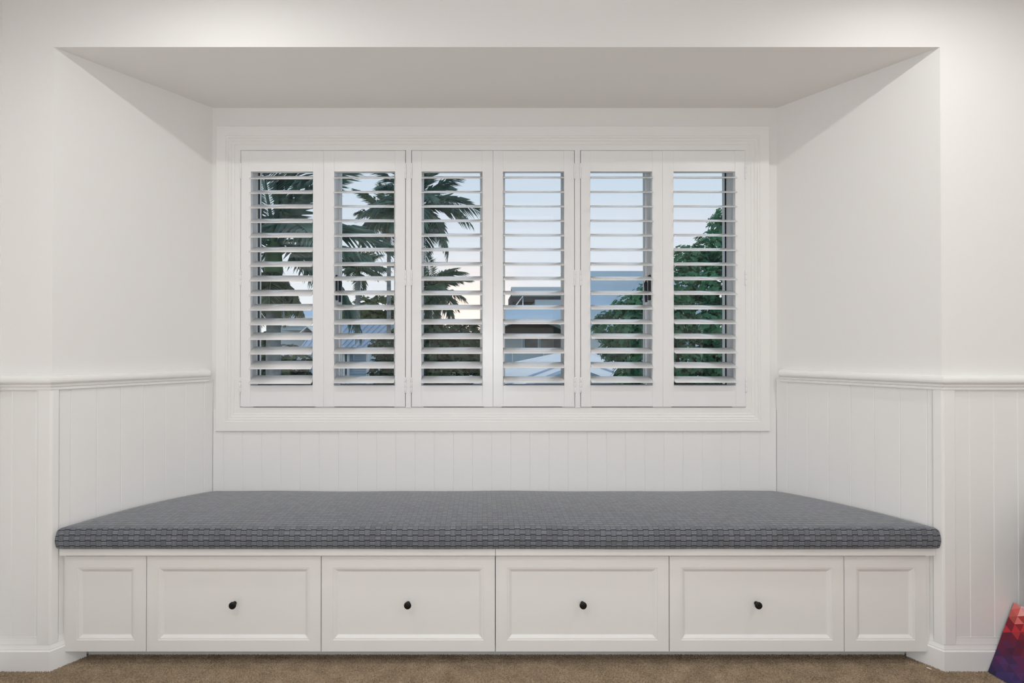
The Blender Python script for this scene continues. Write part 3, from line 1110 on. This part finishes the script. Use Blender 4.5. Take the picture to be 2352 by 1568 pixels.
def leafy_tree(name, label, cat, lobes_px, Y, m, size, per_area, seed, trunk_px=None, group=None, depth=.8):
    """lobes given as seen from the window: (px, py, radius px, depth offset m)"""
    rr = random.Random(seed)
    lobes = []
    for px, py, rp, dy in lobes_px:
        y = Y + dy
        r = rp * y / FPX
        lobes.append((at(px, py, y), (r, r * depth, r * .86)))
    tx = trunk_px if trunk_px else sum(l[0] for l in lobes_px) / len(lobes_px)
    bx = at(tx, 800, Y)[0]
    root = thing(name, label, cat, (bx, Y, GZ), group)
    q = MB()
    top = max(l[0][2] for l in lobes)
    q.tube([(bx, Y, GZ), (bx + .05, Y, GZ + (top - GZ) * .3), (bx - .04, Y + .05, GZ + (top - GZ) * .55)], [.16, .12, .09], 10)
    q.build('trunk', M['bark'], root, sm=True)
    q = MB()
    for c, r in lobes:
        z0 = GZ + (top - GZ) * rr.uniform(.3, .55)
        z0 = min(z0, c[2] - .1)
        q.tube([(bx, Y, z0), ((bx + c[0]) / 2, (Y + c[1]) / 2, z0 + (c[2] - z0) * .45), c], [.07, .05, .02], 6)
    q.build('branches', M['bark'], root, sm=True)['kind'] = 'stuff'
    me = rosette_cloud(lobes, per_area, size, seed)
    me.materials.append(m)
    o = link('foliage', me, root); o['kind'] = 'stuff'
    return root


# the big broad-leaved tree on the right
lobes = [(1690, 520, 62, .3), (1640, 580, 55, 0), (1585, 600, 48, -.2), (1700, 600, 60, -.3), (1650, 660, 60, -.4), (1560, 660, 55, -.3),
         (1500, 690, 52, 0), (1450, 715, 48, .1), (1400, 752, 44, .2), (1465, 765, 55, -.3), (1540, 740, 60, -.5), (1630, 740, 62, -.5),
         (1700, 720, 60, -.2), (1420, 800, 45, .1), (1490, 830, 55, -.2), (1570, 820, 60, -.4), (1650, 820, 60, -.4), (1705, 800, 55, 0),
         (1450, 860, 45, .2), (1530, 890, 60, -.1), (1620, 895, 60, -.2), (1700, 890, 60, 0), (1750, 640, 80, .4), (1770, 780, 90, .3), (1760, 540, 60, .5)]
leafy_tree('leafy_tree', 'dense broad-leaved green tree filling the right shutters', 'tree', lobes, 7.6, M['leaf'], .046, 330, 31, trunk_px=1600)
# shrubs and background trees
leafy_tree('leafy_tree', 'olive green round tree behind the second shutter, above the blue roof', 'tree',
           [(800, 722, 34, 0), (840, 712, 38, -.3), (885, 706, 42, .2), (925, 712, 40, .3), (860, 745, 40, 0), (780, 745, 32, .2), (910, 750, 38, 0)],
           24, M['leaf_olive'], .16, 22, 41)
leafy_tree('leafy_tree', 'dark leafy tree low behind the third shutter', 'tree',
           [(975, 765, 42, 0), (1030, 770, 44, .2), (1080, 775, 42, -.1), (1000, 815, 46, -.3), (1060, 820, 48, 0), (1100, 830, 40, .2), (960, 850, 45, 0), (1030, 868, 45, -.4), (1085, 880, 40, 0)],
           11, M['leaf_dark'], .085, 90, 43)
leafy_tree('garden_shrub', 'dark garden shrub low in the leftmost shutter', 'shrub',
           [(600, 815, 28, 0), (660, 812, 30, .2), (690, 836, 30, 0), (640, 856, 38, -.2), (690, 884, 38, 0), (590, 864, 36, .2)],
           12, M['leaf_dark'], .09, 80, 47)
leafy_tree('garden_shrub', 'brownish garden shrub beside the verandah behind the second shutter', 'shrub',
           [(880, 800, 32, 0), (910, 825, 34, .2), (875, 850, 34, 0), (930, 870, 36, .2), (890, 885, 34, -.2)],
           13, M['leaf_dark'], .09, 70, 49)


for lab, pts, sd in (('far dark treeline behind the cottage in the leftmost shutter', [(575 + 26 * k, 782 + (k % 2) * 8, 30, (k % 3) * .8) for k in range(7)], 71),
                     ('far green trees behind the blue roof in the second shutter', [(770 + 30 * k, 775 + (k % 2) * 9, 32, (k % 3) * .8) for k in range(6)], 72),
                     ('far trees between the third shutter tree and the grey house', [(1010 + 28 * k, 780 + (k % 2) * 7, 30, (k % 3) * .8) for k in range(6)], 73)):
    leafy_tree('distant_tree', lab, 'tree', pts, 46 + 7 * (sd - 71), M['leaf_dark'], .26, 8, sd)


# buildings
def pbox(q, x0, y0, x1, y1, Y, dep):
    a = at(x0, y0, Y); b = at(x1, y1, Y)
    q.box(a[0], b[0], Y, Y + dep, b[2], a[2])


def modern_house():
    Y = 30
    root = thing('house', 'blue-grey modern house with curved roofs behind the fourth and fifth shutters', 'house', at(1320, 900, Y + 3))
    q = MB(); pbox(q, 1349, 622, 1640, 900, Y + 1.5, 8); q.build('tall_block', M['wall_blue'], root)
    q = MB(); pbox(q, 1120, 701, 1420, 900, Y, 8); q.build('front_block', M['wall_blue'], root)
    q = MB(); a = at(1176, 680, Y + 1); b = at(1322, 680, Y + 1)
    seg = 12; r = 25 * (Y + 1) / FPX
    vs = []
    for x in (a[0], b[0]):
        for k in range(seg + 1):
            t = PI * k / seg
            vs.append((x, Y + 1 + r * 1.4 - r * 1.4 * math.cos(t), a[2] + r * math.sin(t)))
        for k in range(seg, -1, -1):
            t = PI * k / seg
            vs.append((x, Y + 1 + r * 1.4 - (r * 1.4 - .12) * math.cos(t), a[2] + (r - .12) * math.sin(t)))
    n = 2 * (seg + 1)
    fs = [(k, (k + 1) % n, n + (k + 1) % n, n + k) for k in range(n)]
    fs += [(k, k + 1, n - 2 - k, n - 1 - k) for k in range(seg)] + [(n + k, n + n - 1 - k, n + n - 2 - k, n + k + 1) for k in range(seg)]
    q.add(vs, fs); q.build('barrel_roof', M['roof_grey'], root)
    q = MB(); pbox(q, 1172, 679.5, 1330, 693, Y + .7, 2.4); q.build('roof_beam', M['soffit'], root)
    q = MB(); pbox(q, 1229, 688, 1310, 702, Y + .5, 2); q.build('roof_box', M['roof_grey'], root)
    q = MB(); q.tube([at(1186, 700, Y + .4), at(1201, 680, Y + .4), at(1201, 701, Y + .4)], .035, 6); q.build('roof_strut', M['white_out'], root)
    # vaulted canopy with a pale rim
    q = MB(); seg = 16
    A = at(1130, 765, Y - 2.2); Bp = at(1320, 765, Y - 2.2); rise = 31 * (Y - 2.2) / FPX
    ring = []
    for k in range(seg + 1):
        t = k / seg
        ring.append((A[0] + (Bp[0] - A[0]) * t, A[2] + rise * math.sin(PI * t) ** .8))
    vs = [(x, Y - 2.2, z) for x, z in ring] + [(x, Y - 2.2, z + .09) for x, z in ring] + [(x, Y, z) for x, z in ring] + [(x, Y, z + .09) for x, z in ring]
    m = seg + 1
    fs = []
    for k in range(seg):
        fs += [(k, k + 1, m + k + 1, m + k), (m + k, m + k + 1, 3 * m + k + 1, 3 * m + k), (k, 2 * m + k, 2 * m + k + 1, k + 1), (2 * m + k, 3 * m + k, 3 * m + k + 1, 2 * m + k + 1)]
    q.add(vs, fs); q.build('vault_canopy', M['white_out'], root)
    q = MB(); pts = [(x, z - .0) for x, z in ring]
    vs = [(x, Y - .06, z) for x, z in pts] + [(A[0], Y - .06, at(0, 771, Y)[2]), (Bp[0], Y - .06, at(0, 771, Y)[2])]
    q.add(vs, [tuple(range(m)) + (m + 1, m)])
    q.build('gable_recess', M['soffit'], root)
    for x0, x1, mm in ((1150, 1200, 'wall_pale'), (1204, 1237, 'pane_out'), (1241, 1300, 'pane_out'), (1352, 1378, 'wall_pale'), (1384, 1396, 'wall_pale')):
        q = MB(); pbox(q, x0, 775, x1, 803, Y - .1, .08); f = q.build('window', M['white_out'], root)
        q = MB(); pbox(q, x0 + 1.5, 777, x1 - 1.5, 801, Y - .16, .05); q.build('pane', M[mm], f)
    for x in (1177, 1249, 1330):
        q = MB(); pbox(q, x - 1, 806, x + 1, 845, Y - .3, .1); q.build('wall_joint', M['white_out'], root)


modern_house()


def white_gable():
    root = thing('garden_roof', 'white hipped roof low in the fourth and fifth shutters, in front of the house', 'roof', at(1326, 900, 12))
    Y0 = 10.0
    A = Vector(at(1326, 801, 14.5)); W = 300 * Y0 / FPX
    cx = at(1326, 0, Y0)[0]; zb = at(0, 907, Y0)[2]
    yb = 19.0
    q = MB()
    pts = [Vector((cx - W, Y0, zb)), Vector((cx + W, Y0, zb)), Vector((cx + W, yb, zb)), Vector((cx - W, yb, zb)), A]
    dn = Vector((0, 0, -.1))
    q.add(pts + [p + dn for p in pts[:4]], [(0, 1, 4), (1, 2, 4), (2, 3, 4), (3, 0, 4), (0, 5, 6, 1), (1, 6, 7, 2), (2, 7, 8, 3), (3, 8, 5, 0), (5, 8, 7, 6)])
    q.build('roof_sheet', M['white_out'], root)
    for p in pts[:2]:
        q = MB(); q.tube([p, A], .035, 8); q.build('hip_capping', M['white_out'], root)
    q = MB(); q.box(cx - W + .3, cx + W - .3, Y0 + .3, yb - .3, GZ, zb); q.build('wall', M['grey_out'], root)
    # lower second hip in front, edged by blue-grey tubes, with a small shaded gable under it
    Y1 = 8.6
    A2 = Vector(at(1326, 826, 12.2)); W2 = 220 * Y1 / FPX
    c2 = at(1326, 0, Y1)[0]; z2 = at(0, 826 + 220 * .36, Y1)[2]
    p0, p1 = Vector((c2 - W2, Y1, z2)), Vector((c2 + W2, Y1, z2))
    q = MB(); q.add([p0, p1, A2, p0 + dn, p1 + dn, A2 + dn], [(0, 1, 2), (5, 4, 3), (0, 3, 4, 1), (1, 4, 5, 2), (2, 5, 3, 0)]); q.build('front_hip', M['white_out'], root)
    for p in (p0, p1):
        q = MB(); q.tube([p + Vector((0, 0, .01)), A2 + Vector((0, 0, .01))], .022, 8); q.build('hip_edging', M['roof_blue'], root)
    Y = 8.0; s = Y / FPX
    ax, _, az = at(1326, 843, Y); W3 = 120 * s
    q = MB()
    vs = [(ax - W3, Y, az - W3 * .38), (ax, Y, az), (ax + W3, Y, az - W3 * .38), (ax + W3, Y, az - 1.0), (ax - W3, Y, az - 1.0)]
    vs += [(x, Y + .5, z) for x, _, z in vs]
    q.add(vs, [(0, 1, 2, 3, 4), (9, 8, 7, 6, 5), (0, 5, 6, 1), (1, 6, 7, 2), (2, 7, 8, 3), (4, 9, 5, 0)])
    q.build('gable_wall', M['grey_out'], root)


white_gable()


def blue_roof_house():
    Y = 14
    root = thing('house', 'cottage with a blue-grey roof and pale verandah behind the second shutter', 'house', at(770, 900, Y + 1.5))
    # sloping roof sheet with ribs
    a, b, c, d = Vector(at(690, 801, Y)), Vector(at(838, 803, Y)), Vector(at(905, 743, Y + 3.2)), Vector(at(735, 741, Y + 3.2))
    nrm = (b - a).cross(d - a).normalized()
    q = MB(); q.add([a, b, c, d, a - nrm * .12, b - nrm * .12, c - nrm * .12, d - nrm * .12], [(0, 1, 2, 3), (7, 6, 5, 4), (0, 4, 5, 1), (1, 5, 6, 2), (2, 6, 7, 3), (3, 7, 4, 0)])
    roof = q.build('roof', M['roof_blue'], root)
    for k in range(13):
        t = k / 12
        p, r = a.lerp(b, t) + nrm * .012, d.lerp(c, t) + nrm * .012
        q = MB(); q.tube([p, r], .018, 5); q.build('rib', M['roof_blue'], roof)
    q = MB(); q.tube([a - Vector((0, .05, .03)), b - Vector((0, .05, .03))], .05, 8); q.build('gutter', M['white_out'], root)
    q = MB(); x0, x1 = at(700, 0, Y + .6)[0], at(842, 0, Y + .6)[0]
    q.box(x0, x1, Y + .6, Y + 3, GZ, at(0, 806, Y + .6)[2]); q.build('wall', M['wall_blue'], root)
    for k in range(14):
        z = at(0, 812 + k * 6, Y + .6)[2]
        q = MB(); q.box(x0, x1, Y + .575, Y + .605, z - .055, z); q.build('weatherboard', M['wall_blue'], root)
    for px in (787, 797, 842, 700):
        q = MB(); x = at(px, 0, Y)[0]; q.cbox(x - .03, x + .03, Y + .1, Y + .16, GZ, at(0, 804, Y)[2], .005); q.build('post', M['white_out'], root)
    q = MB(); x0_ = at(800, 0, Y + .55)[0]; x1_ = at(834, 0, Y + .55)[0]
    q.box(at(783, 0, Y + .5)[0], at(795, 0, Y + .5)[0], Y + .5, Y + .58, at(0, 862, Y)[2], at(0, 812, Y)[2]); q.build('doorway', M['pane_out'], root)
    return root


blue_roof_house()


def far_cottage():
    Y = 26
    root = thing('house', 'distant cottage with a small gable in the leftmost shutter', 'house', at(680, 900, Y + 2))
    q = MB(); pbox(q, 612, 748, 745, 900, Y, 5); q.build('wall', M['wall_pale'], root)
    q = MB(); pbox(q, 600, 727, 760, 738, Y - .4, .4); q.build('fascia', M['white_out'], root)
    # roof slope above the fascia
    a, b, c, d = [Vector(at(*p)) for p in ((600, 727, Y - .4), (760, 727, Y - .4), (745, 706, Y + 3), (655, 706, Y + 3))]
    q = MB(); q.add([a, b, c, d], [(0, 1, 2, 3)]); q.add([p - Vector((0, 0, .15)) for p in (a, b, c, d)], [(3, 2, 1, 0)]); q.build('roof', M['wall_blue'], root)
    # little gable porch in front
    ax = Vector(at(705, 748, Y - 1.5))
    s = Y / FPX
    q = MB()
    vs = []
    for y in (Y - 1.5, Y):
        vs += [(ax.x - 16 * s, y, ax.z - 14 * s), (ax.x, y, ax.z), (ax.x + 16 * s, y, ax.z - 14 * s), (ax.x - 16 * s, y, ax.z - 17 * s), (ax.x, y, ax.z - 3 * s), (ax.x + 16 * s, y, ax.z - 17 * s)]
    q.add(vs, [(0, 1, 4, 3), (1, 2, 5, 4), (0, 6, 7, 1), (1, 7, 8, 2), (3, 4, 10, 9), (4, 5, 11, 10)])
    q.build('porch_roof', M['white_out'], root)
    q = MB(); q.prism([(ax.x - 13 * s, Y - 1.2), (ax.x + 13 * s, Y - 1.2), (ax.x + 13 * s, Y), (ax.x - 13 * s, Y)], GZ, ax.z - 15 * s); q.build('porch_wall', M['grey_out'], root)
    q = MB(); pbox(q, 645, 753, 690, 758, Y - .9, .9); q.build('awning', M['roof_grey'], root)


far_cottage()

# pale tall post (bare trunk) low in the leftmost shutter is the palm's own trunk; hedge closes the view at ground level
leafy_tree('hedge', 'long dark hedge along the ground behind the garden roof', 'hedge',
           [(985 + 60 * k, 905 + (k % 3) * 8, 56, (k % 2) * .5) for k in range(4)], 16, M['leaf_dark'], .12, 30, 61)
